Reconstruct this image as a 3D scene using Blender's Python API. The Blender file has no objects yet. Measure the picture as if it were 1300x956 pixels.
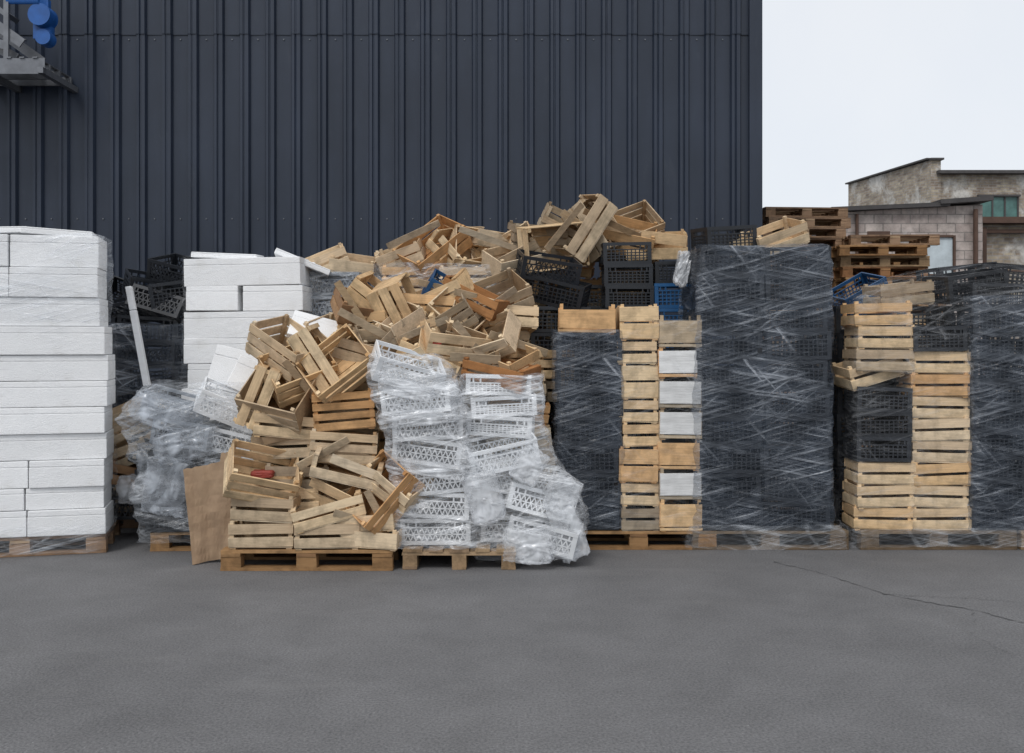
import bpy, math, random, bmesh
from mathutils import Vector, Matrix, Euler, noise
R=random.Random(7)
R2=random.Random(99)
rad=math.radians
scene=bpy.context.scene
COL=scene.collection

# ------------------------------------------------------------ materials
def newmat(name):
    m=bpy.data.materials.new(name); m.use_nodes=True
    nt=m.node_tree; b=nt.nodes['Principled BSDF']
    return m,nt,b
def N(nt,t,**kw):
    n=nt.nodes.new(t)
    for k,v in kw.items():
        if k in n.inputs.keys(): n.inputs[k].default_value=v
        else: setattr(n,k,v)
    return n
def ramp(nt,stops,interp='LINEAR'):
    n=nt.nodes.new('ShaderNodeValToRGB'); cr=n.color_ramp; cr.interpolation=interp
    while len(cr.elements)<len(stops): cr.elements.new(0.5)
    for e,(p,c) in zip(cr.elements,stops):
        e.position=p; e.color=(c,c,c,1) if isinstance(c,(int,float)) else (*c,1)
    return n
def mixc(nt,typ,fac,a,b):
    n=nt.nodes.new('ShaderNodeMix'); n.data_type='RGBA'; n.blend_type=typ
    for sock,v in ((n.inputs[0],fac),(n.inputs[6],a),(n.inputs[7],b)):
        if isinstance(v,bpy.types.NodeSocket): nt.links.new(v,sock)
        elif isinstance(v,(int,float)): sock.default_value=v if sock.type=='VALUE' else (v,v,v,1)
        else: sock.default_value=(*v,1)
    return n.outputs[2]
def math_(nt,op,a,b=0.0,clamp=False):
    n=nt.nodes.new('ShaderNodeMath'); n.operation=op; n.use_clamp=clamp
    for s,v in ((n.inputs[0],a),(n.inputs[1],b)):
        if isinstance(v,bpy.types.NodeSocket): nt.links.new(v,s)
        else: s.default_value=v
    return n.outputs[0]
def coords(nt,kind,scale=(1,1,1),rot=(0,0,0)):
    tc=nt.nodes.new('ShaderNodeTexCoord'); mp=nt.nodes.new('ShaderNodeMapping')
    mp.inputs['Scale'].default_value=scale; mp.inputs['Rotation'].default_value=rot
    nt.links.new(tc.outputs[kind],mp.inputs[0]); return mp.outputs[0]
def noise_(nt,vec,scale,detail=4,rough=.55,dist=0):
    n=N(nt,'ShaderNodeTexNoise',Scale=scale,Detail=detail,Roughness=rough,Distortion=dist)
    nt.links.new(vec,n.inputs['Vector']); return n.outputs['Fac']
def bump(nt,b,h,strength=.3,dist=.01):
    n=N(nt,'ShaderNodeBump',Strength=strength,Distance=dist)
    nt.links.new(h,n.inputs['Height']); nt.links.new(n.outputs[0],b.inputs['Normal'])

def wood_mat(name,cols,dirt=.5,vary=True):
    m,nt,b=newmat(name)
    g=nt.nodes.new('ShaderNodeNewGeometry')
    n=len(cols); rp=ramp(nt,[(i/(n-1),c) for i,c in enumerate(cols)])
    nt.links.new(g.outputs['Random Per Island'],rp.inputs[0])
    oi=nt.nodes.new('ShaderNodeObjectInfo')
    if vary: orp=ramp(nt,[(0,(.46,.47,.50)),(.13,(.76,.74,.73)),(.32,(1.02,1.02,1.04)),(.55,(1,.95,.87)),(.78,(1.0,.86,.68)),(1,(.84,.62,.43))])
    else: orp=ramp(nt,[(0,(.9,.9,.9)),(1,(1,1,1))])
    nt.links.new(oi.outputs['Random'],orp.inputs[0])
    c=mixc(nt,'MULTIPLY',1.0,rp.outputs[0],orp.outputs[0])
    v=coords(nt,'Object',(5,60,60)); g1=noise_(nt,v,1.0,3,.6,.4)
    v2=coords(nt,'Object',(1,1,1)); g2=noise_(nt,v2,8,4,.65,.2)
    r1=ramp(nt,[(.3,.70),(.6,1.0)]); nt.links.new(g1,r1.inputs[0])
    r2=ramp(nt,[(.30,1-dirt),(.56,1.0)]); nt.links.new(g2,r2.inputs[0])
    c=mixc(nt,'MULTIPLY',.75,c,r1.outputs[0]); c=mixc(nt,'MULTIPLY',.8,c,r2.outputs[0])
    nt.links.new(c,b.inputs['Base Color']); b.inputs['Roughness'].default_value=.75
    b.inputs['Specular IOR Level'].default_value=.25
    bump(nt,b,g1,.35,.004); return m
M_WOOD=wood_mat('pale_pine_wood',[(.72,.51,.29),(.84,.67,.45),(.56,.37,.20),(.85,.72,.53),(.78,.58,.35),(.62,.49,.36),(.81,.62,.39)],.5)
M_WOODB=wood_mat('brown_wood',[(.40,.23,.12),(.48,.29,.15),(.33,.19,.10)],.4)
M_WOODW=wood_mat('whitewashed_wood',[(.86,.87,.87),(.80,.80,.79),(.88,.88,.88)],.15,False)
M_PAL=wood_mat('pallet_wood',[(.38,.26,.15),(.32,.22,.13),(.46,.33,.20),(.25,.17,.11)],.55)
M_PALD=wood_mat('old_pallet_wood',[(.30,.18,.10),(.40,.26,.16),(.22,.14,.09),(.48,.34,.21)],.5)

def plastic_mat(name,col,rough=.45,var=.3,spec=.5):
    m,nt,b=newmat(name)
    oi=nt.nodes.new('ShaderNodeObjectInfo')
    v=coords(nt,'Object'); f=noise_(nt,v,7,3,.65)
    r=ramp(nt,[(.3,1-var),(.65,1.0)]); nt.links.new(f,r.inputs[0])
    r2=ramp(nt,[(0,.7),(1,1.2)]); nt.links.new(oi.outputs['Random'],r2.inputs[0])
    c=mixc(nt,'MULTIPLY',1,col,r.outputs[0]); c=mixc(nt,'MULTIPLY',1,c,r2.outputs[0])
    nt.links.new(c,b.inputs['Base Color']); b.inputs['Roughness'].default_value=rough
    b.inputs['Specular IOR Level'].default_value=spec
    return m
M_BLACK=plastic_mat('black_plastic',(.018,.021,.027),.35,.35)
M_BLUE=plastic_mat('blue_plastic',(.02,.10,.25),.4,.35)
M_WHITEP=plastic_mat('white_plastic',(.80,.82,.84),.4,.15)
M_GREYP=plastic_mat('grey_plastic',(.26,.29,.33),.45,.25)
M_RED=plastic_mat('red_net',(.45,.07,.05),.6,.5)
M_MOTOR=plastic_mat('blue_paint',(.015,.10,.35),.4,.3)
def foam_mat():
    m,nt,b=newmat('white_foam')
    v=coords(nt,'Object')
    vo=N(nt,'ShaderNodeTexVoronoi',Scale=160); nt.links.new(v,vo.inputs['Vector'])
    f=noise_(nt,v,4,5,.6)
    r=ramp(nt,[(.26,(.80,.80,.79)),(.45,(.92,.93,.94)),(.8,(.95,.955,.96))]); nt.links.new(f,r.inputs[0])
    sc=noise_(nt,coords(nt,'Object',(3,3,30)),2,3,.6)
    r2=ramp(nt,[(.25,.88),(.42,1)]); nt.links.new(sc,r2.inputs[0])
    g=nt.nodes.new('ShaderNodeObjectInfo'); r3=ramp(nt,[(0,.92),(1,1)]); nt.links.new(g.outputs['Random'],r3.inputs[0])
    c=mixc(nt,'MULTIPLY',1,r.outputs[0],r2.outputs[0]); c=mixc(nt,'MULTIPLY',1,c,r3.outputs[0])
    nt.links.new(c,b.inputs['Base Color']); b.inputs['Roughness'].default_value=.8
    h=math_(nt,'ADD',vo.outputs['Distance'],math_(nt,'MULTIPLY',f,2.0))
    bump(nt,b,h,.4,.008); return m
M_FOAM=foam_mat()
def film_mat(name,base,amt,kind='UV',haze=None,tint=(.80,.83,.87),lo=.50,hi=.70,patch=.35,bmp=.8,rough=.18,spec=.8):
    m,nt,b=newmat(name)
    outs=[]
    if kind=='UV':
        specs=[(11,(.9,30,1)),(-15,(.8,38,1)),(50,(1.0,22,1)),(-36,(.9,26,1))]
    else:
        specs=[(35,(2.5,13,4)),(-30,(11,2.5,5))]
    for i,(a,s) in enumerate(specs):
        tc=nt.nodes.new('ShaderNodeTexCoord')
        m0=nt.nodes.new('ShaderNodeMapping'); m0.inputs['Rotation'].default_value=(0 if kind=='UV' else rad(a*.7),0 if kind=='UV' else rad(a),rad(a))
        m1=nt.nodes.new('ShaderNodeMapping'); m1.inputs['Scale'].default_value=s; m1.inputs['Location'].default_value=(i*3.1,i*7.7,i)
        nt.links.new(tc.outputs['UV' if kind=='UV' else 'Object'],m0.inputs[0]); nt.links.new(m0.outputs[0],m1.inputs[0])
        outs.append(noise_(nt,m1.outputs[0],1.0,2.5,.6,.35))
    rs=[]
    for i,o in enumerate(outs):
        off=0 if i<2 else .04
        r=ramp(nt,[(lo+off,0.0),(hi+off,1.0)]); nt.links.new(o,r.inputs[0]); rs.append(r.outputs[0])
    acc=rs[0]
    for r in rs[1:]: acc=math_(nt,'MAXIMUM',acc,r)
    pn=noise_(nt,coords(nt,'UV' if kind=='UV' else 'Object'),2.4,3,.55,.3)
    pr=ramp(nt,[(patch,.15),(patch+.3,1.0)]); nt.links.new(pn,pr.inputs[0])
    st=math_(nt,'MULTIPLY',acc,pr.outputs[0]); a=math_(nt,'MULTIPLY',st,amt)
    bb=math_(nt,'MULTIPLY',math_(nt,'ADD',pr.outputs[0],.25),base*1.2)
    a=math_(nt,'ADD',a,bb,True)
    nt.links.new(a,b.inputs['Alpha'])
    if haze:
        nt.links.new(mixc(nt,'MIX',st,haze,tint),b.inputs['Base Color'])
    else: b.inputs['Base Color'].default_value=(*tint,1)
    b.inputs['Roughness'].default_value=rough
    b.inputs['Specular IOR Level'].default_value=spec
    bump(nt,b,math_(nt,'ADD',outs[0],outs[1]),bmp,.02)
    return m
M_FILM=film_mat('stretch_film',.27,.48,haze=(.11,.135,.175),tint=(.70,.74,.80),lo=.53,hi=.78,patch=.36,rough=.25,spec=.65)
M_FILMW=film_mat('stretch_film_layered',.07,.52,tint=(.74,.78,.83),lo=.51,hi=.72)
M_FILMC=film_mat('stretch_film_clear',.02,.26,tint=(.85,.87,.9),lo=.54,hi=.72,patch=.42)
M_FILMG=film_mat('loose_film',.12,.60,tint=(.86,.885,.92),lo=.50,hi=.66,patch=.34)
M_BAG=film_mat('crumpled_film',.22,.55,'OBJ',tint=(.86,.885,.92),lo=.48,hi=.64,bmp=.5)
M_BAGG=film_mat('crumpled_grey_film',.18,.5,'OBJ',tint=(.60,.65,.72),lo=.48,hi=.64,bmp=.5)

def card_mat():
    m,nt,b=newmat('cardboard'); f=noise_(nt,coords(nt,'Object'),5,5,.6)
    r=ramp(nt,[(.3,(.24,.16,.10)),(.7,(.40,.28,.18))]); nt.links.new(f,r.inputs[0])
    nt.links.new(r.outputs[0],b.inputs['Base Color']); b.inputs['Roughness'].default_value=.9; bump(nt,b,f,.3,.01); return m
M_CARD=card_mat()
def clad_mat():
    m,nt,b=newmat('dark_blue_grey_cladding')
    v=coords(nt,'Object',(1.2,1.2,.15)); f=noise_(nt,v,3,5,.6)
    v2=coords(nt,'Object',(.5,.5,.5)); f2=noise_(nt,v2,1.3,4,.6)
    r=ramp(nt,[(.3,(.019,.027,.044)),(.7,(.029,.039,.062))]); nt.links.new(f,r.inputs[0])
    r2=ramp(nt,[(.3,.8),(.7,1.15)]); nt.links.new(f2,r2.inputs[0])
    c=mixc(nt,'MULTIPLY',1,r.outputs[0],r2.outputs[0])
    v3=coords(nt,'Object',(2.5,2.5,.7)); f3=noise_(nt,v3,2.2,5,.7,.6); r3=ramp(nt,[(.60,0.0),(.78,1.0)]); nt.links.new(f3,r3.inputs[0])
    c=mixc(nt,'MIX',math_(nt,'MULTIPLY',r3.outputs[0],.22),c,(.10,.11,.125))
    nt.links.new(c,b.inputs['Base Color']); b.inputs['Roughness'].default_value=.38
    b.inputs['Specular IOR Level'].default_value=.4
    bump(nt,b,f2,.3,.03); return m
M_CLAD=clad_mat()
def flat_mat(name,c,rough=.6,metal=0,var=.35,scale=6):
    m,nt,b=newmat(name); f=noise_(nt,coords(nt,'Object'),scale,6,.65)
    r=ramp(nt,[(.3,tuple(x*(1-var) for x in c)),(.7,c)]); nt.links.new(f,r.inputs[0])
    nt.links.new(r.outputs[0],b.inputs['Base Color']); b.inputs['Roughness'].default_value=rough; b.inputs['Metallic'].default_value=metal
    bump(nt,b,f,.2,.01); return m
M_STEEL=flat_mat('galvanised_steel',(.22,.23,.25),.45,.6)
M_ROOF=flat_mat('roof_felt',(.09,.085,.085),.9)
M_RUST=flat_mat('rusty_brown_paint',(.12,.07,.05),.8)
M_PALEBLUE=flat_mat('faded_pale_blue_board',(.62,.70,.74),.7,0,.35,3)
M_GREENW=flat_mat('green_glazing',(.10,.22,.20),.4,0,.5,3)
def brick_mat(name,c1,c2,mortar,bw,bh,patch,pcol):
    m,nt,b=newmat(name); v=coords(nt,'UV')
    br=nt.nodes.new('ShaderNodeTexBrick'); nt.links.new(v,br.inputs['Vector'])
    br.inputs['Color1'].default_value=(*c1,1); br.inputs['Color2'].default_value=(*c2,1); br.inputs['Mortar'].default_value=(*mortar,1)
    br.inputs['Scale'].default_value=1; br.inputs['Brick Width'].default_value=bw; br.inputs['Row Height'].default_value=bh
    br.inputs['Mortar Size'].default_value=.014; br.inputs['Bias'].default_value=0
    f=noise_(nt,v,.9,6,.7,.4); r=ramp(nt,[(patch,0.0),(patch+.1,1.0)]); nt.links.new(f,r.inputs[0])
    c=mixc(nt,'MIX',r.outputs[0],br.outputs[0],pcol)
    f2=noise_(nt,v,3.5,6,.7); r2=ramp(nt,[(.3,.5),(.65,1.12)]); nt.links.new(f2,r2.inputs[0])
    c=mixc(nt,'MULTIPLY',1,c,r2.outputs[0]); nt.links.new(c,b.inputs['Base Color']); b.inputs['Roughness'].default_value=.9
    bump(nt,b,br.outputs['Fac'],-.5,.02); return m
M_BLOCK=brick_mat('weathered_block',(.44,.37,.34),(.56,.49,.45),(.30,.27,.25),.4,.2,.56,(.57,.53,.50))
M_BRICK=brick_mat('yellowed_brick',(.50,.43,.32),(.28,.22,.17),(.36,.33,.30),.26,.085,.50,(.62,.60,.56))
def asphalt():
    m,nt,b=newmat('asphalt'); v=coords(nt,'Object')
    big=noise_(nt,v,.35,6,.6,.5); mid=noise_(nt,v,2.2,6,.7,.3); fine=noise_(nt,v,80,3,.75)
    vo=N(nt,'ShaderNodeTexVoronoi',Scale=75); nt.links.new(v,vo.inputs['Vector'])
    r=ramp(nt,[(.3,(.116,.115,.118)),(.5,(.135,.134,.137)),(.72,(.160,.158,.160))]); nt.links.new(big,r.inputs[0])
    r1=ramp(nt,[(.3,.84),(.7,1.10)]); nt.links.new(mid,r1.inputs[0])
    r2=ramp(nt,[(.3,.55),(.5,1.0),(.72,1.5)]); nt.links.new(fine,r2.inputs[0])
    st=noise_(nt,coords(nt,'Object',(.5,1.6,1),(0,0,rad(24))),1.3,6,.65,.9); r3=ramp(nt,[(.56,0.0),(.75,1.0)]); nt.links.new(st,r3.inputs[0])
    c=mixc(nt,'MULTIPLY',1,r.outputs[0],r1.outputs[0]); c=mixc(nt,'MULTIPLY',1,c,r2.outputs[0])
    c=mixc(nt,'MIX',math_(nt,'MULTIPLY',r3.outputs[0],.3),c,(.21,.207,.204))
    vp=ramp(nt,[(.0,2.0),(.08,1.0)])
    vs=N(nt,'ShaderNodeTexVoronoi',Scale=16); nt.links.new(v,vs.inputs['Vector']); nt.links.new(vs.outputs['Distance'],vp.inputs[0])
    c=mixc(nt,'MULTIPLY',1,c,vp.outputs[0])
    nt.links.new(c,b.inputs['Base Color']); b.inputs['Roughness'].default_value=.85
    bump(nt,b,math_(nt,'ADD',vo.outputs['Distance'],fine),.4,.005); return m
M_ASPH=asphalt()
M_CRACK=flat_mat('crack_fill',(.05,.05,.05),.95)
M_PAPER=flat_mat('litter_paper',(.5,.5,.48),.8)

# ------------------------------------------------------------ mesh tools
class MB:
    def __init__(s): s.v=[];s.f=[];s.m=[]
    def box(s,c,size,rot=None,mi=0,jit=0):
        hx,hy,hz=[a/2 for a in size]
        b=len(s.v); M=Euler(rot).to_matrix() if rot else None
        for x,y,z in ((-1,-1,-1),(1,-1,-1),(1,1,-1),(-1,1,-1),(-1,-1,1),(1,-1,1),(1,1,1),(-1,1,1)):
            p=Vector((x*hx,y*hy,z*hz))
            if M: p=M@p
            if jit: p+=Vector((R.uniform(-jit,jit),R.uniform(-jit,jit),R.uniform(-jit,jit)))
            s.v.append(p+Vector(c))
        for f in ((0,3,2,1),(4,5,6,7),(0,1,5,4),(1,2,6,5),(2,3,7,6),(3,0,4,7)):
            s.f.append([b+i for i in f]); s.m.append(mi)
    def cyl(s,p0,p1,r,n=16,mi=0,r2=None):
        p0=Vector(p0);p1=Vector(p1); d=(p1-p0).normalized(); a=d.orthogonal().normalized(); c=d.cross(a); b=len(s.v)
        r2=r if r2 is None else r2
        for p,rr in ((p0,r),(p1,r2)):
            for i in range(n):
                t=2*math.pi*i/n; s.v.append(p+a*math.cos(t)*rr+c*math.sin(t)*rr)
        for i in range(n):
            j=(i+1)%n; s.f.append([b+i,b+j,b+n+j,b+n+i]); s.m.append(mi)
        s.f.append([b+i for i in range(n)][::-1]); s.m.append(mi); s.f.append([b+n+i for i in range(n)]); s.m.append(mi)
    def mesh(s,name,mats,smooth=False):
        me=bpy.data.meshes.new(name); me.from_pydata([tuple(v) for v in s.v],[],s.f)
        for m in mats: me.materials.append(m)
        me.polygons.foreach_set('material_index',s.m)
        if smooth: me.polygons.foreach_set('use_smooth',[True]*len(s.f))
        me.update(); return me
def obj(name,me,loc=(0,0,0),rot=(0,0,0),parent=None):
    o=bpy.data.objects.new(name,me); COL.objects.link(o); o.location=loc
    o.rotation_euler=[rad(a) for a in rot]
    if parent: o.parent=parent
    return o
def empty(name,loc=(0,0,0)):
    o=bpy.data.objects.new(name,None); COL.objects.link(o); o.location=loc; o.empty_display_size=.2; return o

def wood_crate(L,W,H,ns,mat,endsolid=False,cap=False,gap=.018,panel=None,broken=False):
    b=MB(); t=.009; z0=-H/2; j=.002
    sh=(H-gap*(ns-1)-.006)/ns
    for side in (-1,1):
        if panel is not None:
            b.box((0,side*(W/2-t/2),z0+.022+(H-.05)/2),(L-.012,t,H-.055),None,1,j)
            b.box((0,side*(W/2-t/2),z0+.006),(L,t+.002,.020),None,0,j)
            b.box((side*(L/2-t/2),0,z0+H/2),(t,W-2*t,H-.04),None,0,j)
        else:
            for i in range(ns):
                z=z0+sh/2+i*(sh+gap)
                if broken and i==ns-1 and side==-1:
                    b.box((L*.12,side*(W/2-t/2)-.012,z+.02),(L*.75,t,sh),(0,.16,.05),0,j)
                else: b.box((0,side*(W/2-t/2),z),(L,t,sh*R.uniform(.94,1)),(0,R.uniform(-.012,.012),0),0,j)
                if endsolid: continue
                b.box((side*(L/2-t/2-.001),0,z+.002),(t,W-2*t-.004,sh),None,0,j)
            if endsolid: b.box((side*(L/2-t/2-.001),0,z0+H*.5),(t,W-2*t-.004,H*.96),None,0,j)
        if cap: b.box((side*(L/2-.02),0,H/2+.006),(.035,W*.98,.010),None,0,j)
    for sx in (-1,1):
        for sy in (-1,1):
            b.box((sx*(L/2-t-.014),sy*(W/2-t-.014),.006),(.026,.026,H+.012),None,0,j)
    nb=4; bw=W/nb-.007
    for i in range(nb):
        if broken and i==2: continue
        b.box((0,-W/2+(i+.5)*W/nb,z0-.004),(L-.01,bw,.007),None,0,j)
    for sx in (-1,1): b.box((sx*(L/2-.03),0,z0-.013),(.04,W-.01,.009),None,0,j)
    return b.mesh('wooden_crate_mesh',[mat,panel or mat])
WC={}
for key,(L,W,H,ns,es,cap) in {'S':(.45,.30,.165,2,False,False),'T':(.50,.32,.145,2,True,True),'M':(.48,.36,.22,3,False,False),
        'D':(.44,.32,.27,4,False,False),'L':(.58,.38,.21,2,False,False),'F':(.40,.30,.115,1,True,False),'E':(.30,.44,.165,2,False,False),'Q':(.30,.44,.25,2,True,False)}.items():
    g_=.018 if key not in 'SE' else .022
    WC[key]=[wood_crate(L,W,H,ns,M_WOOD,es,cap,g_) for _ in range(3)]
    WC[key+'b']=[wood_crate(L,W,H,ns,M_WOODB,es,cap)]
    WC[key+'x']=[wood_crate(L*R.uniform(.88,1.08),W*R.uniform(.95,1.1),H*R.uniform(.9,1.25),ns,M_WOOD,(q%2==0),cap,.014,broken=(q<2)) for q in range(6)]
WC['Pw']=[wood_crate(.33,.42,.225,1,M_WOOD,panel=M_WOODW) for _ in range(2)]
WC['P']=[wood_crate(.33,.42,.225,1,M_WOOD,panel=M_WOOD) for _ in range(2)]
WC['X']=[wood_crate(.44,.36,.20,1,M_WOOD,panel=M_WOOD)]
def crate(key,x,y,z,rx=0,ry=0,rz=0,parent=None,name='wooden_crate'):
    return obj(name,R.choice(WC[key]),(x,y,z),(rx,ry,rz),parent)

def plastic_crate(L,W,H,mat,diamond=False,pitch=.034):
    b=MB(); t=.006
    def wall(c,length,axis,sgn):
        def bx(u,z,lu,lz,th=t,ang=0):
            if axis=='x': b.box((u,c,z),(lu,th,lz),(0,ang,0) if ang else None)
            else: b.box((c,u,z),(th,lu,lz),(ang,0,0) if ang else None)
        bx(0,H/2-.014,length,.028,t*2.2); bx(0,-H/2+.014,length,.028,t*1.6)
        bx(0,H/2-.062,length,.010,t*1.3)
        for u in (-length/2+.018,length/2-.018): bx(u,0,.034,H-.05,t*1.4)
        lo=-H/2+.028; hi=H/2-.067; hh=hi-lo; zc=(lo+hi)/2
        n=max(3,int((length-.07)/pitch)); p=(length-.07)/n
        if diamond:
            nn=max(4,int((length-.07)/(hh*.42))); p=(length-.07)/nn
            a=math.atan2(p,hh); ln=math.hypot(p,hh)
            for k in range(nn):
                u=-length/2+.035+(k+.5)*p
                bx(u,zc,.0085,ln,t,a); bx(u,zc,.0085,ln,t*.8,-a)
            bx(0,zc,length-.05,.009,t*.7)
        else:
            for k in range(1,n): bx(-length/2+.035+k*p,zc,.0095,hh,t)
            for k in (1,2,3): bx(0,lo+hh*k/4,length-.05,.009,t*.7)
        m=8
        for k in range(m):
            u=-length/2+.03+(k+.5)*(length-.06)/m
            if abs(u)>length*.17: bx(u,H/2-.044,.012,.03,t)
    wall(-W/2+t,L,'x',-1); wall(W/2-t,L,'x',1); wall(-L/2+t*1.1,W-.028,'y',-1); wall(L/2-t*1.1,W-.028,'y',1)
    for i in range(9): b.box((0,-W/2+.02+(i+.5)*(W-.04)/9,-H/2+.004),(L-.03,.018,.004))
    for i in range(9): b.box((-L/2+.02+(i+.5)*(L-.04)/9,0,-H/2+.009),(.014,W-.03,.004))
    return b.mesh('plastic_crate_mesh',[mat])
PC={'K':plastic_crate(.50,.38,.215,M_BLACK),'Kd':plastic_crate(.50,.38,.19,M_BLACK,True),'Ks':plastic_crate(.42,.34,.19,M_BLACK),
    'B':plastic_crate(.42,.34,.215,M_BLUE),
    'W':plastic_crate(.50,.36,.185,M_WHITEP,True),'Ws':plastic_crate(.48,.34,.15,M_WHITEP,False,.028),'G':plastic_crate(.48,.34,.20,M_GREYP,True)}
def pc(key,x,y,z,rx=0,ry=0,rz=0,parent=None,name=None):
    nm=name or {'K':'black_plastic_crate','B':'blue_plastic_crate','W':'white_plastic_crate','G':'grey_plastic_crate'}[key[0]]
    return obj(nm,PC[key],(x,y,z),(rx,ry,rz),parent)

def pallet_mesh(mat):
    b=MB(); j=.002
    for i in range(5): b.box((0,-.4+.0725+i*.1637,.133),(1.2,.135 if i%2==0 else .10,.021),None,0,j)
    for x in (-.527,0,.527): b.box((x,0,.111),(.135,.8,.021),None,0,j)
    for x in (-.527,0,.527):
        for y in (-.345,0,.345): b.box((x,y,.061),(.14,.10,.078),None,0,j)
    for y in (-.345,0,.345): b.box((0,y,.0125),(1.2,.10,.021),None,0,.0012)
    return b.mesh('pallet_mesh',[mat])
PM=[pallet_mesh(M_PAL) for _ in range(3)]; PMD=[pallet_mesh(M_PALD) for _ in range(3)]
def pallet(x,y,z=0,rz=0,dark=False,parent=None,rx=0,ry=0):
    return obj('wooden_pallet',R.choice(PMD if dark else PM),(x,y,z),(rx,ry,rz),parent)

FB={}
def foam_box(name,w,d,h,loc,rot=(0,0,0),parent=None):
    key=(round(w,2),round(d,2),round(h,2))
    if key not in FB:
        bm=bmesh.new()
        for (hh,zc,ins) in ((h*.76,-h*.12,0.0),(h*.235,h*.3825,.003)):
            r=bmesh.ops.create_cube(bm,size=1)
            for v in r['verts']:
                v.co=Vector((v.co.x*(w-ins-.006),v.co.y*(d-ins-.006),v.co.z*hh+zc))
        bmesh.ops.bevel(bm,geom=bm.edges[:],offset=.006,segments=2,affect='EDGES',profile=.6)
        me=bpy.data.meshes.new('foam_box_mesh'); bm.to_mesh(me); bm.free(); me.materials.append(M_FOAM); FB[key]=me
    return obj(name,FB[key],loc,rot,parent)

def film_shell(name,prof,y0,y1,mat,parent=None,seed=0,amp=.014,r=.06,off=.02,rows=46,closetop=True,sag=0,fine=1.0):
    """stretch-wrap skin around a stack; prof=[(z,x0,x1),...]"""
    zs=[p[0] for p in prof]; V=[];UV=[];F=[]
    def at(z):
        for a,b in zip(prof,prof[1:]):
            if z<=b[0]:
                t=(z-a[0])/(b[0]-a[0]+1e-9); t=max(0,min(1,t)); return a[1]+(b[1]-a[1])*t,a[2]+(b[2]-a[2])*t
        return prof[-1][1],prof[-1][2]
    nx=40; ny=16; rings=[]
    for i in range(rows+1): rings.append((zs[0]+(zs[-1]-zs[0])*i/rows,0))
    if closetop:
        for q in (.03,.08,.16): rings.append((zs[-1]+.01,q))
    so=Vector((seed*3.7,seed*1.3,seed*2.1))
    for z,ins in rings:
        x0,x1=at(z); x0-=off-ins; x1+=off-ins; a0=y0-off+ins; a1=y1+off-ins
        pts=[]
        def arc(cx,cy,s):
            for k in range(5):
                t=rad(s+k*22.5); pts.append((cx+r*math.cos(t),cy+r*math.sin(t),math.cos(t),math.sin(t)))
        arc(x0+r,a0+r,180)
        for k in range(1,nx): pts.append((x0+r+(x1-x0-2*r)*k/nx,a0,0,-1))
        arc(x1-r,a0+r,270)
        for k in range(1,ny): pts.append((x1,a0+r+(a1-a0-2*r)*k/ny,1,0))
        arc(x1-r,a1-r,0); kb0=len(pts)-1
        for k in range(1,nx): pts.append((x1-r-(x1-x0-2*r)*k/nx,a1,0,1))
        kb1=len(pts); arc(x0+r,a1-r,90)
        for k in range(1,ny): pts.append((x0,a1-r-(a1-a0-2*r)*k/ny,-1,0))
        ncol=len(pts); u=0
        for k,(x,y,nx_,ny_) in enumerate(pts):
            if k: u+=math.hypot(x-pts[k-1][0],y-pts[k-1][1])
            q=Vector((x*2.2,y*2.2,z*9))+so
            n=noise.noise(q)+fine*(.5*noise.noise(Vector((x*7+z*5,y*7,z*17))+so)+.4*noise.noise(Vector((x*12-z*9,y*12,z*30))+so))
            if sag: n+=sag*(1-3*abs(noise.noise(Vector((x*3+z*2,y*3,z*4.5))+so)))
            dsp=n*amp
            zz=z+.02*noise.noise(Vector((x*3,y*3,0))+so)
            if z==zs[0]: zz+=.02*noise.noise(Vector((x*9,y*9,4))+so)
            V.append((x+nx_*dsp,y+ny_*dsp,max(.006,zz))); UV.append((u,z+ins))
    for i in range(len(rings)-1):
        for k in range(ncol):
            if kb0<=k<kb1: continue
            j=(k+1)%ncol
            F.append((i*ncol+k,i*ncol+j,(i+1)*ncol+j,(i+1)*ncol+k))
    me=bpy.data.meshes.new('film_mesh'); me.from_pydata(V,[],F); me.materials.append(mat)
    uvl=me.uv_layers.new(name='UVMap')
    for p in me.polygons:
        p.use_smooth=True
        last=(p.vertices[1]%ncol==0 and p.vertices[0]%ncol==ncol-1)
        for li,vi in zip(p.loop_indices,p.vertices):
            a=UV[vi]
            if last and vi%ncol==0: a=(UV[p.vertices[0]][0]+.02,a[1])
            uvl.data[li].uv=a
    return obj(name,me,parent=parent)

def crumple(name,c,size,mat,seed,parent=None,rot=(0,0,0),amp=.09,sub=5):
    bm=bmesh.new(); bmesh.ops.create_icosphere(bm,subdivisions=sub,radius=1)
    so=Vector((seed*5.1,seed*2.3,seed*.7))
    for v in bm.verts:
        p=v.co.copy()
        m=max(abs(p.x),abs(p.y),abs(p.z)); p=p.lerp(p/m*.88,.75)
        w=Vector((noise.noise(p*1.3+so),noise.noise(p*1.3+so*2),noise.noise(p*1.3+so*3)))*.5
        q=p+w
        rdg=1.0*noise.noise(q*1.3+so)+.8*(1-2.5*abs(noise.noise(Vector((q.x*1.2+q.z*1.6,q.y*1.5,q.z*3.4-q.x*1.2))+so)))+.28*(1-2.5*abs(noise.noise(Vector((q.x*3.5-q.z*4,q.y*4,q.z*7+q.x*3))+so)))
        p*=1+amp*(rdg-.6)
        v.co=Vector((p.x*size[0],p.y*size[1],p.z*size[2]))
    for f in bm.faces: f.smooth=True
    me=bpy.data.meshes.new('crumpled_film_mesh'); bm.to_mesh(me); bm.free(); me.materials.append(mat)
    return obj(name,me,c,rot,parent)

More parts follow.
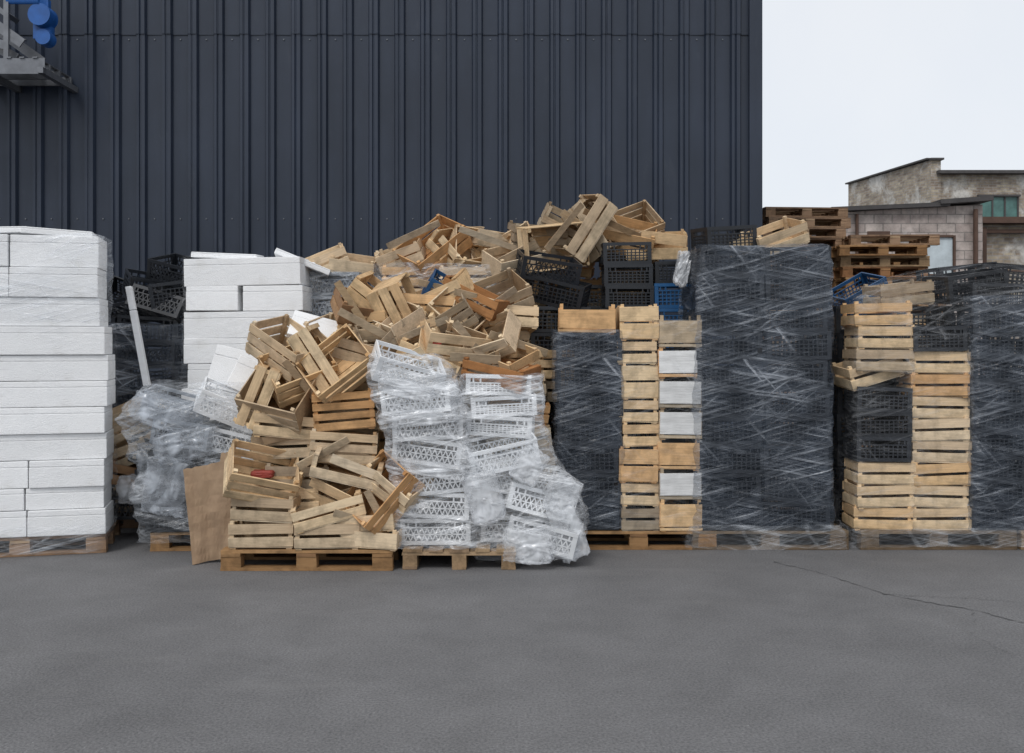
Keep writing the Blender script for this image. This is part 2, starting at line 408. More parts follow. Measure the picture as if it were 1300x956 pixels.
# ------------------------------------------------------------ ground
b=MB(); b.v=[Vector(p) for p in ((-250,-60,0),(250,-60,0),(250,400,0),(-250,400,0))]; b.f=[[0,1,2,3]]; b.m=[0]
ground=obj('asphalt_ground',b.mesh('asphalt_ground',[M_ASPH]))
def crack(pts,w):
    V=[];F=[];P=[]
    for a,c in zip(pts,pts[1:]):
        n=int((Vector(c)-Vector(a)).length/.04)+1
        for i in range(n): P.append(Vector(a).lerp(Vector(c),i/n))
    for i,p in enumerate(P):
        o=Vector((R.uniform(-.012,.012),R.uniform(-.016,.016)+.05*noise.noise(Vector((p.x*3,p.y*3,1)))))
        ww=w*R.uniform(.2,1.3)
        V+=[(p.x+o.x-ww*.3,p.y+o.y-ww,.004),(p.x+o.x+ww*.3,p.y+o.y+ww,.004)]
    for i in range(len(P)-1): F.append((2*i,2*i+2,2*i+3,2*i+1))
    me=bpy.data.meshes.new('crack'); me.from_pydata(V,[],F); me.materials.append(M_CRACK); obj('crack',me,parent=ground)
crack([(1.9,7.2),(2.1,6.9),(2.35,6.3),(2.7,5.95),(3.0,5.5),(3.6,5.1),(4.4,4.6)],.005)
crack([(2.35,6.3),(3.2,6.1),(4.4,6.2)],.002)
crack([(2.75,5.9),(2.5,5.4),(2.55,5.0)],.002)

# ------------------------------------------------------------ warehouse
WY=11.0; WX1=2.70; WX0=-14.0
ware=empty('corrugated_metal_warehouse',(0,WY,0))
def corrugated(name,x0,x1,z0,z1,yoff,axis='x'):
    V=[];F=[];pitch=.285;x=x0;pr=[]
    while x<x1:
        for dx,dy in ((0,0),(.160,0),(.176,-.045),(.205,-.045),(.212,-.034),(.222,-.034),(.229,-.045),(.268,-.045)):
            if x+dx<=x1: pr.append((x+dx,dy+R2.uniform(-.003,.003)))
        x+=pitch
    pr.append((x1,0))
    for (px,py) in pr:
        for z in (z0,z1):
            V.append((px,yoff+py,z) if axis=='x' else (WX1-(yoff+py),px,z))
    for i in range(len(pr)-1):
        a=2*i; F.append((a,a+2,a+3,a+1))
    me=bpy.data.meshes.new(name); me.from_pydata(V,[],F); me.materials.append(M_CLAD); return obj(name,me,parent=ware)
corrugated('lower_cladding',WX0,WX1-.03,0.15,5.02,0)
corrugated('upper_cladding',WX0,WX1-.03,4.98,9.0,-.010)
corrugated('side_cladding',0.0,14.0,0.15,9.0,0,'y')
b=MB()
b.box(((WX0+WX1)/2,7.08,4.5),(WX1-WX0-.2,14,8.9)); b.box((WX1-.02,-.012,4.6),(.14,.11,8.9)); b.box((WX1+.0,.06,4.6),(.075,.06,8.9))
b.box(((WX0+WX1)/2,-.03,9.03),(WX1-WX0+.1,.14,.12)); b.box(((WX0+WX1)/2,.0,.07),(WX1-WX0,.1,.14))
obj('core_and_corner_trim',b.mesh('trim',[M_CLAD]),parent=ware)
b=MB(); x=WX0+.08
while x<WX1-.1:
    for z in (1.0,2.95,4.93,6.9): b.box((x,-.006,z),(.012,.010,.012))
    x+=.285
obj('screws',b.mesh('screws',[M_STEEL]),parent=ware)

# conveyor gantry on the wall, top-left
g=empty('steel_conveyor_gantry',(-5.44,10.56,4.40)); g.scale=(1,.45,1)
b=MB()
for y in (-.75,-.25,.25,.85): b.box((-.35,y,.05),(1.9,.06,.09),None,0)
for x in (-1.2,-.6,0,.62): b.box((x,.05,-.03),(.06,1.85,.06),None,0)
for i in range(14): b.box((-1.2+i*.135,.05,.105),(.05,1.75,.012),None,0)
b.box((.2,-.78,.02),(.9,.02,.16),None,0)
for x in (-1.2,-.4,.25): b.box((x,-.76,.55),(.05,.05,1.0))
b.box((-.45,-.76,1.0),(1.4,.05,.05)); b.box((-.45,-.76,.35),(1.4,.04,.09),(0,.16,0))
b.box((0,-.3,.30),(.7,.5,.10),(0,.5,0)); b.box((0,-.72,.55),(1.0,.04,.10),(0,.62,0)); b.box((.1,-.1,.42),(.95,.04,.10),(0,.62,0))
b.box((-.1,-.4,.80),(.8,.6,.05),(0,.62,0))
obj('frame',b.mesh('frame',[M_STEEL]),parent=g)
b=MB(); b.cyl((.08,-.72,.62),(.08,-.28,.62),.105,24); b.cyl((.08,-.75,.62),(.08,-.72,.62),.115,24); b.box((.08,-.5,.76),(.12,.14,.08))
b.cyl((.10,-.66,.40),(.10,-.34,.40),.08,24); b.box((.06,-.4,.48),(.18,.22,.16)); b.cyl((-.25,-.74,.78),(.08,-.74,.78),.06,20)
for k in range(10): b.cyl((.08,-.70+k*.04,.62),(.08,-.69+k*.04,.62),.115,24)
obj('motor',b.mesh('motor',[M_MOTOR]),(.50,0,-.06),parent=g)

# ------------------------------------------------------------ background brick buildings
def prism(name,pts,z0,heights,mats,parent):
    V=[];F=[];UV=[];u=0;n=len(pts)
    for i in range(n):
        a=pts[i];c=pts[(i+1)%n]; l=math.dist(a,c); h0=heights[i];h1=heights[(i+1)%n]; k=len(V)
        V+=[(a[0],a[1],z0),(c[0],c[1],z0),(c[0],c[1],h1),(a[0],a[1],h0)]; F.append((k,k+1,k+2,k+3)); UV+=[(u,z0),(u+l,z0),(u+l,h1),(u,h0)]; u+=l
    k=len(V); V+=[(p[0],p[1],h) for p,h in zip(pts,heights)]; F.append(tuple(range(k,k+n))); UV+=[(p[0],p[1]) for p in pts]
    me=bpy.data.meshes.new(name); me.from_pydata(V,[],F)
    for m in mats: me.materials.append(m)
    uvl=me.uv_layers.new(name='UVMap')
    for p in me.polygons:
        for li,vi in zip(p.loop_indices,p.vertices): uvl.data[li].uv=UV[vi]
    me.polygons[-1].material_index=len(mats)-1
    return obj(name,me,parent=parent)
sh=empty('block_outbuilding')
prism('walls',[(7.2,22),(10.4,22),(10.4,29),(7.2,29)],0,[4.44,4.62,4.62,4.44],[M_BLOCK,M_ROOF],sh)
b=MB(); b.box((8.3,25.4,4.55),(2.6,7.2,.09),(0,-rad(2.5),0)); b.box((9.95,25.4,4.69),(1.15,7.3,.10),(0,-rad(4),0))
obj('roof_edge',b.mesh('roof',[M_ROOF]),parent=sh)
b=MB(); b.box((9.40,21.97,3.48),(.62,.05,.80)); obj('boarded_window',b.mesh('w',[M_PALEBLUE]),parent=sh)
b=MB()
for x in (9.06,9.74): b.box((x,21.95,3.48),(.05,.09,.90))
b.box((9.40,21.95,3.91),(.62,.09,.05)); b.box((9.40,21.93,3.05),(.62,.13,.05))
b.cyl((10.2,21.9,0),(10.2,21.9,4.5),.05); b.cyl((7.6,21.93,0),(7.6,21.93,4.4),.035)
obj('window_frame_and_pipes',b.mesh('wf',[M_RUST]),parent=sh)
b=MB()
for (x,z,w_,h_) in ((8.1,3.9,.5,.25),(8.6,2.9,.7,.35),(7.7,3.2,.35,.3)): b.box((x,21.992,z),(w_,.02,h_))
obj('bricked_up_patches',b.mesh('p',[M_RUST]),parent=sh)
sh2=empty('brick_annex')
prism('walls',[(10.45,23),(16,23),(16,29),(10.45,29)],0,[4.35,4.35,4.35,4.35],[M_BRICK,M_ROOF],sh2)
b=MB(); b.box((13.2,22.9,4.36),(5.6,.5,.14)); b.box((13.2,22.85,4.12),(5.5,.12,.08))
for x in (10.8,12.2,13.6,15): b.box((x,22.8,2.1),(.10,.10,4.2))
b.box((13.2,22.8,3.2),(5.5,.05,.06))
obj('beams',b.mesh('bm',[M_RUST]),parent=sh2)
up=empty('brick_factory_building')
prism('walls',[(13.5,32),(26,32),(26,40),(12.6,37)],0,[6.95,6.95,6.95,6.95],[M_BRICK,M_ROOF],up)
prism('side_parapet',[(13.42,31.9),(13.75,31.92),(12.95,37),(12.5,37)],0,[7.40,7.40,7.42,7.42],[M_BRICK,M_ROOF],up)
b=MB(); b.box((19.9,31.95,7.0),(12.6,.5,.10)); b.box((13.60,31.95,7.43),(.42,.3,.06)); b.box((13.06,34.5,7.45),(.46,5.2,.05),(0,0,rad(10)))
obj('roof_trim',b.mesh('rt',[M_ROOF]),parent=up)
b=MB()
for i in range(5): b.box((15.6+i*1.9,31.97,5.85),(1.25,.08,.75))
obj('windows',b.mesh('wn',[M_GREENW]),parent=up)
b=MB()
for i in range(5):
    for dx in (-.62,-.2,.2,.62): b.box((15.6+i*1.9+dx,31.93,5.85),(.05,.06,.8))
    b.box((15.6+i*1.9,31.9,6.26),(1.35,.12,.06)); b.box((15.6+i*1.9,31.9,5.44),(1.35,.12,.06))
obj('window_frames',b.mesh('wfr',[M_ROOF]),parent=up)

# ------------------------------------------------------------ pallet stacks beyond the warehouse corner
for (sx,sy,n,jit) in ((4.12,14.4,24,.04),(5.15,14.0,21,.10),(4.2,16.2,23,.04),(5.7,16.4,20,.05),(6.9,17.6,17,.05)):
    e=empty('wooden_pallet_stack',(sx,sy,0))
    z=0
    for i in range(n):
        pallet(R.uniform(-jit,jit),R.uniform(-.06,.06),z,R.uniform(-3,3)+(0 if i<n-6 else R.uniform(-6,6)),R.random()<.6,e,0,0)
        z+=.1455

# ------------------------------------------------------------ A: left white foam box stack (turned slightly)
e=empty('wrapped_stack_of_white_foam_boxes')
pallet(-3.66,7.92,0,0,True,e); pallet(-4.95,7.92,0,0,True,e)
z=.146; right=-3.06
hs=[.195,.165,.205,.195,.20,.195,.195,.215,.215,.225,.24]
for i,h in enumerate(hs):
    w1=R.choice([.55,.56,.92,.53,.56]) if i not in (6,7,8,9,10) else R.choice([.9,1.0,.62])
    rr=right-(0 if i<8 else .05)+R.uniform(-.016,.016)
    x=rr; ws=[w1,.60,.60] if w1<.7 else [w1,.55,.4]
    for k,w in enumerate(ws):
        foam_box('foam_box',w,.42,h-.004,(x-w/2,7.72+R.uniform(-.014,.014),z+h/2),(0,0,R.uniform(-1,1)),e); x-=w+.004
    z+=h
foam_box('foam_lid',.5,.38,.05,(-3.42,7.72,z+.03),(2,3,4),e); foam_box('foam_lid',.6,.36,.045,(-3.9,7.72,z+.03),(0,-2,-3),e)
film_shell('stretch_film',[(.16,-4.88,-3.05),(1.72,-4.88,-3.05)],7.50,7.94,M_FILMC,e,1,.008,closetop=False)
film_shell('stretch_film_upper_band',[(1.74,-4.88,-3.10),(z,-4.88,-3.10)],7.49,7.95,M_FILMW,e,2,.02,rows=20,off=.028)
film_shell('stretch_film_foot',[(.02,-4.90,-3.12),(.22,-4.88,-3.06)],7.50,7.96,M_FILMW,e,3,.012,rows=8,off=.03,closetop=False)
P0=Vector((-3.06,7.5,0)); RM=Matrix.Rotation(rad(14),4,'Z'); e.rotation_euler=(0,0,rad(14)); e.location=P0-(RM@P0)

# ------------------------------------------------------------ B: dark wrapped stack in the gap
e=empty('wrapped_stack_of_mixed_crates'); pallet(-3.25,8.9,0,0,True)
for i in range(8):
    for k,x in enumerate((-3.62,-3.12,-2.62)):
        if i<3 and k==1: crate('S' if i%2 else 'M',x+.02,8.5,.26+i*.21,R.uniform(-6,6),R.uniform(-10,10),R.uniform(-10,10),e)
        else: pc('K' if i%2 else 'Kd',x,8.65,.26+i*.205,R.uniform(-3,3),R.uniform(-4,4),R.uniform(-6,6),e)
film_shell('stretch_film',[(.15,-3.88,-2.40),(1.0,-3.90,-2.40),(1.74,-3.88,-2.42)],8.42,9.0,M_FILM,e,5,.04,sag=1)
for (x,y,z,rx,ry,rz,k) in ((-3.35,8.7,1.86,10,-12,10,'K'),(-3.0,8.6,1.88,-20,15,-12,'Kd'),(-3.15,8.8,2.06,15,8,30,'K'),(-2.83,8.6,2.02,5,-8,6,'K'),(-2.92,8.9,2.02,5,-8,26,'K'),(-3.45,8.9,1.95,40,20,0,'Ks'),(-2.86,8.7,2.20,12,14,-16,'Kd')):
    pc(k,x,y,z,rx,ry,rz)
crate('M',-3.12,8.2,.98,10,-25,10); crate('S',-3.12,8.15,.72,20,-20,-10); crate('Sb',-3.05,8.15,.5,0,14,12); pc('Kd',-3.05,8.2,.26,0,0,8); pc('K',-2.8,8.15,.7,4,12,-8); pc('Kd',-2.78,8.15,.48,0,0,6); pc('K',-2.76,8.15,.26,0,0,-4)
foam_box('foam_plank',.055,.09,.82,(-3.05,8.12,1.64),(0,-10,10))
crumple('crumpled_plastic_film',(-2.98,7.98,.42),(.18,.12,.13),M_BAG,31); crumple('crumpled_plastic_film',(-2.85,7.95,.62),(.14,.10,.20),M_BAGG,32)

# ------------------------------------------------------------ C: second foam stack
e=empty('wrapped_stack_of_foam_boxes'); pallet(-2.25,8.75)
z=.146
for i,h in enumerate([.21]*5+[.215,.215,.225,.215,.235]):
    w=.98 if i>4 else .8; xc=-2.24 if i>4 else -2.36
    xs=[(xc,w)] if i%3!=2 else [(xc-w*.27,w*.45),(xc+w*.24,w*.52)]
    for x,ww in xs:
        for yy in (8.52,8.93): foam_box('foam_box',ww,.40,h-.004,(x+R.uniform(-.02,.02),yy,z+h/2),(R.uniform(-1,1),R.uniform(-1.4,1.4),R.uniform(-2,2)),e)
    z+=h
foam_box('foam_lid',.55,.40,.045,(-2.45,8.6,z+.03),(3,2,5),e); foam_box('foam_lid',.5,.38,.05,(-1.83,8.7,z-.02),(0,22,12),e)
film_shell('stretch_film',[(.15,-2.80,-1.92),(1.2,-2.80,-1.9),(1.3,-2.76,-1.74),(z,-2.74,-1.76)],8.32,9.13,M_FILMC,e,6,.02)

# ------------------------------------------------------------ D: bagged crates beside the heap
pallet(-2.18,8.0,0,4)
e=empty('bundle_of_film_wrapped_crates')
for (k,x,y,z,rx,ry,rz) in (('K',-2.55,7.75,.26,0,0,5),('K',-2.5,7.8,.47,2,4,-6),('K',-2.55,7.8,.68,3,-5,10),('G',-2.5,7.75,.88,-4,7,-12),
    ('G',-2.62,7.8,1.08,6,16,8),('W',-2.18,7.7,1.10,15,24,20),('W',-2.12,7.75,.84,5,12,-12),('G',-2.15,7.8,.58,0,8,10),('K',-2.1,7.9,.3,0,0,4)):
    pc(k,x,y,z,rx,ry,rz,e)
film_shell('loose_film',[(.08,-2.80,-2.10),(.5,-2.82,-2.0),(.85,-2.84,-1.88),(1.0,-2.96,-1.86),(1.28,-2.80,-1.95)],7.50,7.95,M_FILMW,e,18,.05,rows=40,sag=.9,r=.05,fine=.7)
crumple('film_bag',(-2.66,7.60,1.06),(.26,.16,.13),M_BAGG,11,e,(0,20,0)); crumple('film_bag',(-2.45,7.55,.82),(.28,.14,.13),M_BAGG,12,e,(0,-12,10))
crumple('film_bag',(-2.6,7.55,.5),(.20,.12,.24),M_BAGG,14,e,(0,8,0))
foam_box('foam_sheet',.36,.05,.28,(-2.00,7.72,1.30),(-25,24,12)); foam_box('foam_sheet',.5,.06,.30,(-1.80,7.95,1.44),(-30,-28,-10))
foam_box('foam_sheet',.46,.05,.30,(-1.50,7.75,1.68),(-50,15,10)); foam_box('foam_sheet',.4,.05,.35,(-2.22,8.0,1.36),(-12,14,4))
def cardboard(pts,loc,rot):
    V=[];F=[];n=12
    for i in range(n+1):
        for j in range(n+1):
            u=i/n;v=j/n
            x=(pts[0][0]*(1-u)+pts[1][0]*u)*(1-v)+(pts[3][0]*(1-u)+pts[2][0]*u)*v
            z=(pts[0][1]*(1-u)+pts[1][1]*u)*(1-v)+(pts[3][1]*(1-u)+pts[2][1]*u)*v
            y=.05*math.sin(u*3+v*1.5)+.10*(v)+.03*noise.noise(Vector((u*4,v*4,loc[0]*9)))
            if v>.99: z+=.015*noise.noise(Vector((u*9,2,3)))
            V.append((x,y,z))
    for i in range(n):
        for j in range(n):
            a=i*(n+1)+j; F.append((a,a+n+1,a+n+2,a+1))
    me=bpy.data.meshes.new('cardboard'); me.from_pydata(V,[],F); me.materials.append(M_CARD)
    o=obj('cardboard_sheet',me,loc,rot); s=o.modifiers.new('s','SOLIDIFY'); s.thickness=.006; return o
cardboard([(0.08,0),(.34,.03),(.34,.74),(-.02,.66)],(-2.36,7.10,.004),(0,0,6))
cardboard([(0,.02),(.22,0),(.26,.80),(.04,.76)],(-2.24,7.28,.004),(0,0,-12))

# ------------------------------------------------------------ E/F: wooden crate heap
pallet(-1.43,7.32,0,0); pallet(-.37,7.56,0,90); pallet(-1.3,8.4,0,0,True); pallet(-.05,9.6,0)
loose=[
('S',-1.76,7.10,.245,0,0,2),('S',-1.74,7.12,.425,0,2,-5),('M',-1.78,7.08,.66,36,14,24),
('S',-1.30,7.08,.245,0,0,4),('T',-1.30,7.08,.415,4,-14,8),('F',-.98,7.08,.22,0,2,-7),('F',-1.02,7.1,.34,4,-5,-3),
('Sx',-1.28,7.22,.55,22,18,-12),('M',-.92,7.06,.52,38,-50,10),('Sx',-.82,7.12,.60,20,32,-20),('Tx',-1.18,7.16,.70,10,14,6),
('M',-1.23,7.33,.84,2,4,6),('D',-1.24,7.34,1.11,4,-4,9),
('S',-1.66,7.38,.84,2,-3,-6),('S',-1.65,7.32,1.0,4,6,8),('Mx',-1.70,7.30,1.18,44,12,-14),('M',-1.58,7.38,1.38,40,-20,26),
('Mx',-1.68,7.48,1.55,12,28,-30),('S',-1.86,7.30,1.20,10,-68,0),('S',-1.56,7.3,.62,0,2,5),('S',-1.60,7.28,.46,2,-3,-3),
('M',-1.27,7.26,1.42,56,-38,8),('Tx',-1.42,7.42,1.45,10,58,8),('Sx',-1.13,7.5,1.56,14,16,-12),('S',-1.55,7.35,.27,0,0,6)]
mid=[
('Sx',-1.14,7.85,1.78,12,-8,8),('Tx',-1.02,7.9,1.90,8,30,-10),('Mx',-.88,7.85,1.84,30,58,14),('Sx',-.66,7.9,1.88,-10,6,-8),
('Sx',-1.00,7.65,1.56,8,5,12),('Tx',-.78,7.75,1.70,20,-16,6),('M',-.54,7.8,1.78,28,-26,20),('Mx',-.46,7.65,1.60,32,16,-16),
('Mx',-.28,7.8,1.74,36,22,10),('Sx',-.16,7.65,1.62,28,-12,-6),('Tb',-.28,7.85,1.94,10,26,-18),('Sx',-.02,7.95,1.78,0,3,6),
('Sx',-.03,7.6,1.46,10,13,-10),('Tx',-.60,7.6,1.47,15,24,14),('Mx',-.36,7.6,1.42,12,-8,-8),('Tb',-.08,7.42,1.37,6,5,6),
('M',.20,7.9,1.42,6,8,14),('Sx',-1.36,7.75,1.60,10,24,10),('S',.22,7.95,1.25,2,-4,-10),('Sx',-.85,7.55,1.48,20,-22,0),('F',-1.12,7.75,1.70,5,-12,12),
('Tx',-.60,7.95,1.96,18,-14,6),('Sb',-1.16,7.8,1.86,30,12,-6),('F',-.42,7.72,1.82,34,40,6),('Sx',-.9,7.72,1.76,30,4,-22),
('Mx',-.12,8.0,1.92,24,-14,8)]
top=[
('Sx',-.98,8.8,2.36,12,-20,10),('L',-.70,8.75,2.42,26,-34,12),('Sx',-.50,8.8,2.40,10,48,-10),('Mx',-.28,8.8,2.38,58,10,12),
('Lx',-.05,8.75,2.37,24,-26,-12),('M',.22,8.9,2.52,12,0,8),('L',.36,8.65,2.42,84,-8,6),('L',.62,8.8,2.60,14,-62,10),
('Lx',.76,8.95,2.60,20,56,-14),('L',1.0,9.0,2.56,34,18,14),('Lx',1.30,9.0,2.47,8,-5,-10),('Mx',1.08,9.1,2.62,38,-16,10),
('S',-1.7,8.95,2.31,8,-18,10),('F',-1.42,8.95,2.30,6,6,-10),('T',-.15,9.0,2.50,10,12,10),('Mx',.5,8.95,2.62,20,30,10),
('Sx',.02,8.6,2.30,30,-10,16),('M',-.85,9.1,2.3,5,8,4)]
for t in loose: crate(t[0],t[1],t[2],t[3],*t[4:])
for t in mid: crate(t[0],t[1],t[2],t[3],t[4]+R2.uniform(-12,26),t[5]+R2.uniform(-10,10),t[6]+R2.uniform(-40,40))
for t in top: crate(t[0],t[1],t[2],t[3],t[4]+R2.uniform(-5,14),t[5]+R2.uniform(-6,6),t[6]+R2.uniform(-20,20))
heap=empty('wooden_crate_heap')
def fill(x0,x1,y0,y1,z0,ztop,key=('S','M','T'),ang=9):
    y=y0
    while y<=y1:
        x=x0
        while x<=x1:
            z=z0
            while z<ztop(x,y):
                crate(R.choice(key),x+R.uniform(-.04,.04),y+R.uniform(-.03,.03),z+.1,R.uniform(-ang,ang),R.uniform(-ang,ang),R.uniform(-14,14),heap,'crate'); z+=.2
            x+=.5
        y+=.38
fill(-1.72,-1.1,7.62,8.0,.15,lambda x,y:1.3 if y<7.8 else 1.4)
fill(-1.1,.1,8.05,8.35,.15,lambda x,y:1.7)
fill(-.95,.1,7.76,7.9,.15,lambda x,y:1.25)
fill(-.95,1.2,9.2,9.35,.2,lambda x,y:2.2,('S','M'))
b=MB()
for (x,y,z,l,a,c) in [(-1.1,7.50,1.72,.45,.5,.2),(-.7,7.55,1.68,.5,-.4,.3),(-.3,7.5,1.58,.42,.9,.1),(-.95,7.45,1.60,.40,-.8,.3),(-.5,7.75,2.0,.5,.25,-.3),
    (-.15,7.72,1.88,.45,-.6,.2),(.05,7.6,1.58,.5,.3,.4),(-1.5,7.2,1.28,.45,.9,.2),(-1.35,7.12,.80,.4,-.5,.1),(-1.05,6.98,.34,.42,.35,.3),(-.95,6.98,.42,.3,1.1,.2),
    (-.85,8.6,2.52,.5,-.45,.2),(-.2,8.6,2.48,.55,.3,.3),(.45,8.55,2.58,.5,-.9,.1),(.9,8.75,2.62,.6,.4,.2),(-1.6,7.2,.92,.4,-.2,.1),(-1.2,7.6,1.84,.5,1.0,.2)]:
    b.box((x,y,z),(l,.009,.055),(.3,a,c),0,.003)
obj('loose_slats',b.mesh('slats',[M_WOOD]),parent=heap)
crumple('red_net_bag',(-1.78,7.12,.65),(.09,.07,.03),M_RED,42,sub=4); crumple('red_net_bag',(-.58,7.60,1.60),(.05,.05,.04),M_RED,41,sub=4)
pc('B',-.50,7.98,1.95,20,30,10)

# ------------------------------------------------------------ G: white plastic crates in film
e=empty('film_wrapped_white_plastic_crates')
for (k,x,y,z,rx,ry,rz) in (('W',-.55,7.25,.245,0,0,2),('W',-.54,7.25,.435,1,2,-4),('W',-.50,7.22,.62,2,-5,6),('W',-.58,7.22,.81,-2,7,-8),
  ('W',-.61,7.2,1.0,2,-2,5),('W',-.66,7.2,1.19,3,-5,-8),('W',-.76,7.20,1.40,20,16,18),
  ('W',.0,7.35,.245,0,2,8),('W',.24,7.2,.22,2,14,-10),('W',.18,7.28,.43,-4,16,10),('W',.06,7.30,.60,4,9,-6),('W',-.08,7.22,.80,10,-12,8),
  ('Ws',-.08,7.4,.98,0,3,-5),('Ws',-.07,7.42,1.13,2,-3,4),('Ws',-.09,7.42,1.28,0,1,-3)):
    pc(k,x,y,z,rx,ry,rz,e)
film_shell('stretch_film',[(.14,-.82,-.28),(.5,-.80,-.24),(.72,-.86,-.26),(.85,-.88,-.32),(1.1,-.92,-.36),(1.3,-1.0,-.42),(1.5,-.98,-.56)],7.0,7.45,M_FILMG,e,21,.035,r=.05,rows=60,sag=.8)
film_shell('stretch_film',[(.05,-.26,.42),(.3,-.26,.52),(.55,-.28,.44),(.72,-.36,.30),(.95,-.34,.20),(1.35,-.34,.18)],7.03,7.6,M_FILMG,e,22,.035,r=.05,rows=60,sag=.8)
for i,(x,y,z,sx,sy,sz,ry) in enumerate(((.40,7.10,.24,.12,.10,.22,-20),(.36,7.08,.50,.12,.07,.15,25),(-.55,6.99,.70,.26,.05,.06,8),(-.62,7.0,1.06,.27,.05,.06,-6),
   (-.74,7.0,1.26,.22,.06,.07,12),(.12,7.06,.72,.12,.07,.14,30),(.12,7.0,.16,.20,.08,.13,5),(-.20,7.02,.50,.14,.05,.20,-16))):
    crumple('film_fold',(x,y,z),(sx,sy,sz),M_BAG,50+i,e,(0,ry,0),amp=.13)

# ------------------------------------------------------------ second-row stacks
def stack(name,cols,film,y0,y1,fm=M_FILM,seed=0,amp=.02,tilt=1.2,jx=.012,jr=2.5):
    e=empty(name)
    for xc,yc,items in cols:
        z=.146
        for k,h in items:
            a=(xc+R.uniform(-jx,jx),yc+R.uniform(-.012,.012),z+h/2+.003,R.uniform(-1,1),R.uniform(-tilt,tilt),R.uniform(-jr,jr))
            if k.startswith('p:'): pc(k[2:],*a,parent=e)
            elif k!='-': crate(k,*a,parent=e)
            z+=h
    if film: film_shell('stretch_film',film,y0,y1,fm,e,seed,amp)
    return e
S=('S',.185);Mx=('M',.24);K=('p:K',.217);Kd=('p:Kd',.192);B=('p:B',.217);Ks=('p:Ks',.19);E=('E',.185);Q=('Q',.27)
pallet(-1.62,9.05,0,0,True)
stack('wrapped_stack_of_grey_plastic_crates',[(-1.58,8.85,[('p:G',.205)]*10)],[(.15,-1.84,-1.32),(2.2,-1.84,-1.32)],8.62,9.08,M_FILMW,31)
stack('wrapped_stack_of_wooden_crates',[(-.90,8.72,[Mx]*8+[S]),(-.40,8.72,[Mx]*8+[S]),(.0,8.75,[S]*11)],[(.15,-1.18,.0),(2.26,-1.18,.10)],8.52,8.95,M_FILMW,32)
e=stack('stack_of_black_plastic_crates',[(.40,8.40,[K]*8)],None,0,0)
pc('K',.38,8.38,2.02,8,14,-12,e); pc('Kd',.30,8.40,2.22,14,8,10,e)
stack('stack_of_black_plastic_crates',[(1.0,8.75,[K]*8+[Ks]*3)],None,0,0)
stack('stack_of_blue_plastic_crates',[(1.44,8.75,[B]*9+[Ks])],None,0,0)
stack('stack_of_black_plastic_crates',[(.66,9.12,[K]*9)],None,0,0)
# K: mixed stack
pallet(.97,8.02)
e=stack('wrapped_stack_of_mixed_crates',[
 (.585,7.83,[K]*7+[('X',.205)]),(.585,8.22,[K]*7),
 (.985,7.86,[E,E,Q,E,E,Q,E,Q]),
 (1.285,7.84,[('P',.235),('Pw',.235),('P',.235),('Pw',.235),('Pw',.235),('Pw',.235),('P',.235)]),(1.15,8.22,[K]*7)],
 [(.146,.86,1.45),(1.2,.86,1.45),(1.76,.86,1.44)],7.62,8.42,M_FILMC,35,.02,jr=4)
film_shell('stretch_film_band',[(.16,.34,.83),(1.68,.34,.83)],7.62,8.3,M_FILM,e,36,.022,sag=.4)
# L: tall black stack
pallet(1.98,8.02)
L=[('p:K',.2175)]*10
e=stack('wrapped_stack_of_black_plastic_crates',[(1.68,7.82,L),(2.19,7.82,L),(1.68,8.22,L),(2.19,8.22,L)],
 [(.16,1.40,2.46),(.7,1.42,2.44),(1.2,1.40,2.46),(1.9,1.43,2.45),(2.33,1.44,2.43)],7.62,8.43,M_FILM,37,.026,tilt=1.8,jx=.02,jr=4)
film_shell('film_foot',[(.015,1.36,2.55),(.12,1.36,2.54),(.20,1.40,2.48)],7.62,8.42,M_FILMW,e,38,.015,rows=10,closetop=False,off=.03)
pc('Ks',1.70,8.0,2.42,3,-4,12,e)
crumple('film_tail',(1.37,8.0,2.18),(.06,.08,.15),M_BAG,71,e,(0,10,0),amp=.16)
crate('S',2.12,8.05,2.44,14,-20,14); crate('F',2.02,8.15,2.37,0,0,5)
pallet(2.62,9.0,0,0,True)
stack('wrapped_stack_of_wooden_crates',[(2.74,8.6,[S]*9)],[(.15,2.48,3.0),(1.8,2.48,3.0)],8.42,8.8,M_FILMW,39)
pc('B',2.95,8.5,1.98,12,-28,10)
stack('stack_of_wooden_crates',[(3.5,8.8,[Mx]*7)],None,0,0)
# N: right stack
pallet(3.27,8.02); pallet(4.50,8.02)
e=stack('wrapped_stack_of_mixed_crates',[
 (2.87,7.82,[('S',.175)]*3+[Ks]*3+[('-',.12)]+[('S',.18)]*3),(2.87,8.22,[K]*8),
 (3.31,7.82,[('S',.172)]*8+[Ks]),(3.31,8.22,[K]*8),
 (3.75,7.82,[Ks]*10),(3.75,8.22,[K]*8),(4.2,7.85,[K]*8)],
 [(.15,2.64,3.07),(1.2,2.63,3.07),(1.95,2.66,3.05)],7.61,8.42,M_FILMC,40,.022,tilt=2.2,jx=.018,jr=4)
film_shell('stretch_film',[(.15,3.09,3.52),(1.66,3.09,3.52)],7.61,8.42,M_FILMC,e,43,.02,closetop=False)
film_shell('stretch_film',[(.15,3.54,4.44),(1.2,3.54,4.44),(1.95,3.54,4.42)],7.61,8.42,M_FILM,e,44,.026,sag=.4)
crate('S',2.80,7.85,1.38,6,-16,8)
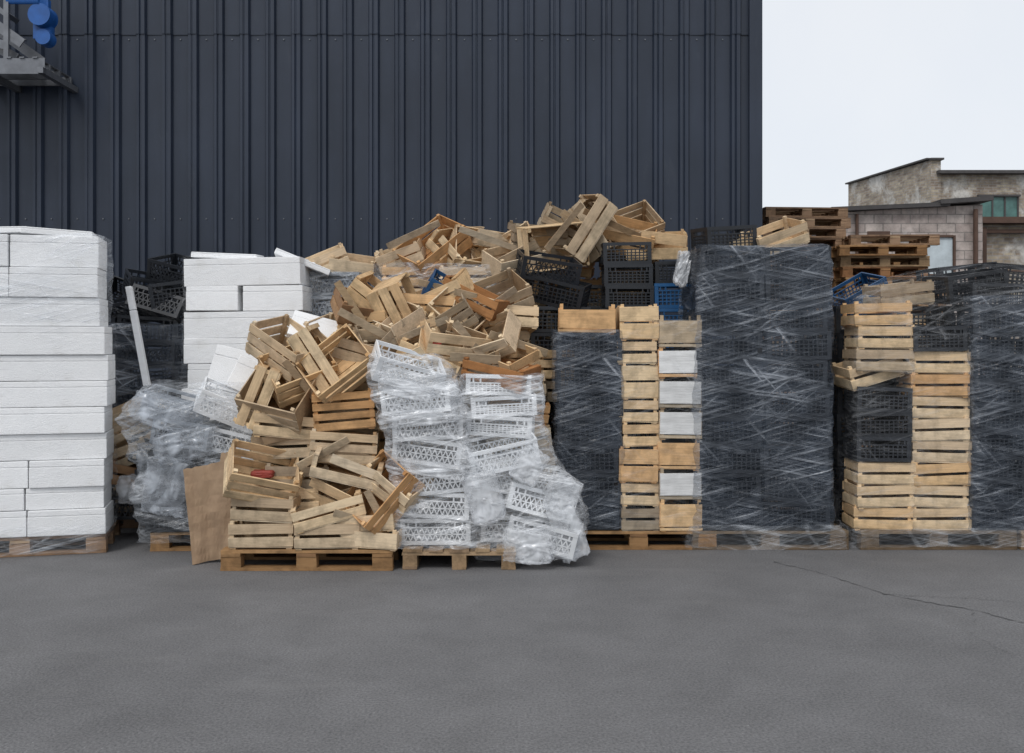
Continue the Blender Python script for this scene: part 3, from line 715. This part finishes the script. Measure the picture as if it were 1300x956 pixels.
pc('K',3.62,7.95,2.04,4,-8,6); pc('K',4.06,8.0,2.10,4,5,-4); pc('K',3.72,8.33,2.12,0,-6,6); crate('S',3.1,8.0,1.98,4,-6,8)
film_shell('stretch_film_top',[(1.62,2.66,4.30),(1.95,2.70,4.28),(2.17,3.25,4.24)],7.63,8.36,M_FILMC,e,41,.03,rows=20,sag=.8)
film_shell('film_foot',[(.03,2.62,4.5),(.17,2.64,4.46)],7.62,8.42,M_FILMW,e,42,.015,rows=8,closetop=False,off=.03)

# ------------------------------------------------------------ world, light, camera
w=bpy.data.worlds.new('World'); scene.world=w; w.use_nodes=True; nt=w.node_tree
bg=nt.nodes['Background']
sky=nt.nodes.new('ShaderNodeTexSky'); sky.sky_type='NISHITA'; sky.sun_disc=False; sky.sun_elevation=rad(52); sky.sun_rotation=rad(200)
sc=mixc(nt,'MULTIPLY',1,sky.outputs[0],.10)
tc=nt.nodes.new('ShaderNodeTexCoord'); nn=noise_(nt,tc.outputs['Generated'],2.0,5,.55,.4)
cr=ramp(nt,[(.3,(.83,.87,.93)),(.7,(.91,.93,.96))]); nt.links.new(nn,cr.inputs[0])
c=mixc(nt,'MIX',.88,sc,cr.outputs[0]); nt.links.new(c,bg.inputs[0]); bg.inputs[1].default_value=1.02
sl=bpy.data.lights.new('sun','SUN'); sl.energy=1.5; sl.angle=rad(18); sl.color=(1,.97,.93)
so=bpy.data.objects.new('sun',sl); COL.objects.link(so)
az=rad(205); el=rad(52); d=Vector((math.sin(az)*math.cos(el),math.cos(az)*math.cos(el),math.sin(el)))
so.rotation_euler=d.to_track_quat('Z','Y').to_euler(); so.location=(0,-5,12)
cam=bpy.data.cameras.new('camera'); co=bpy.data.objects.new('camera',cam); COL.objects.link(co)
co.location=(0,0,1.6); co.rotation_euler=(rad(90),0,0); cam.lens=35; cam.sensor_width=36; cam.shift_y=-.0346; cam.clip_end=1000
scene.camera=co
scene.view_settings.view_transform='Standard'; scene.view_settings.look='None'; scene.view_settings.exposure=0
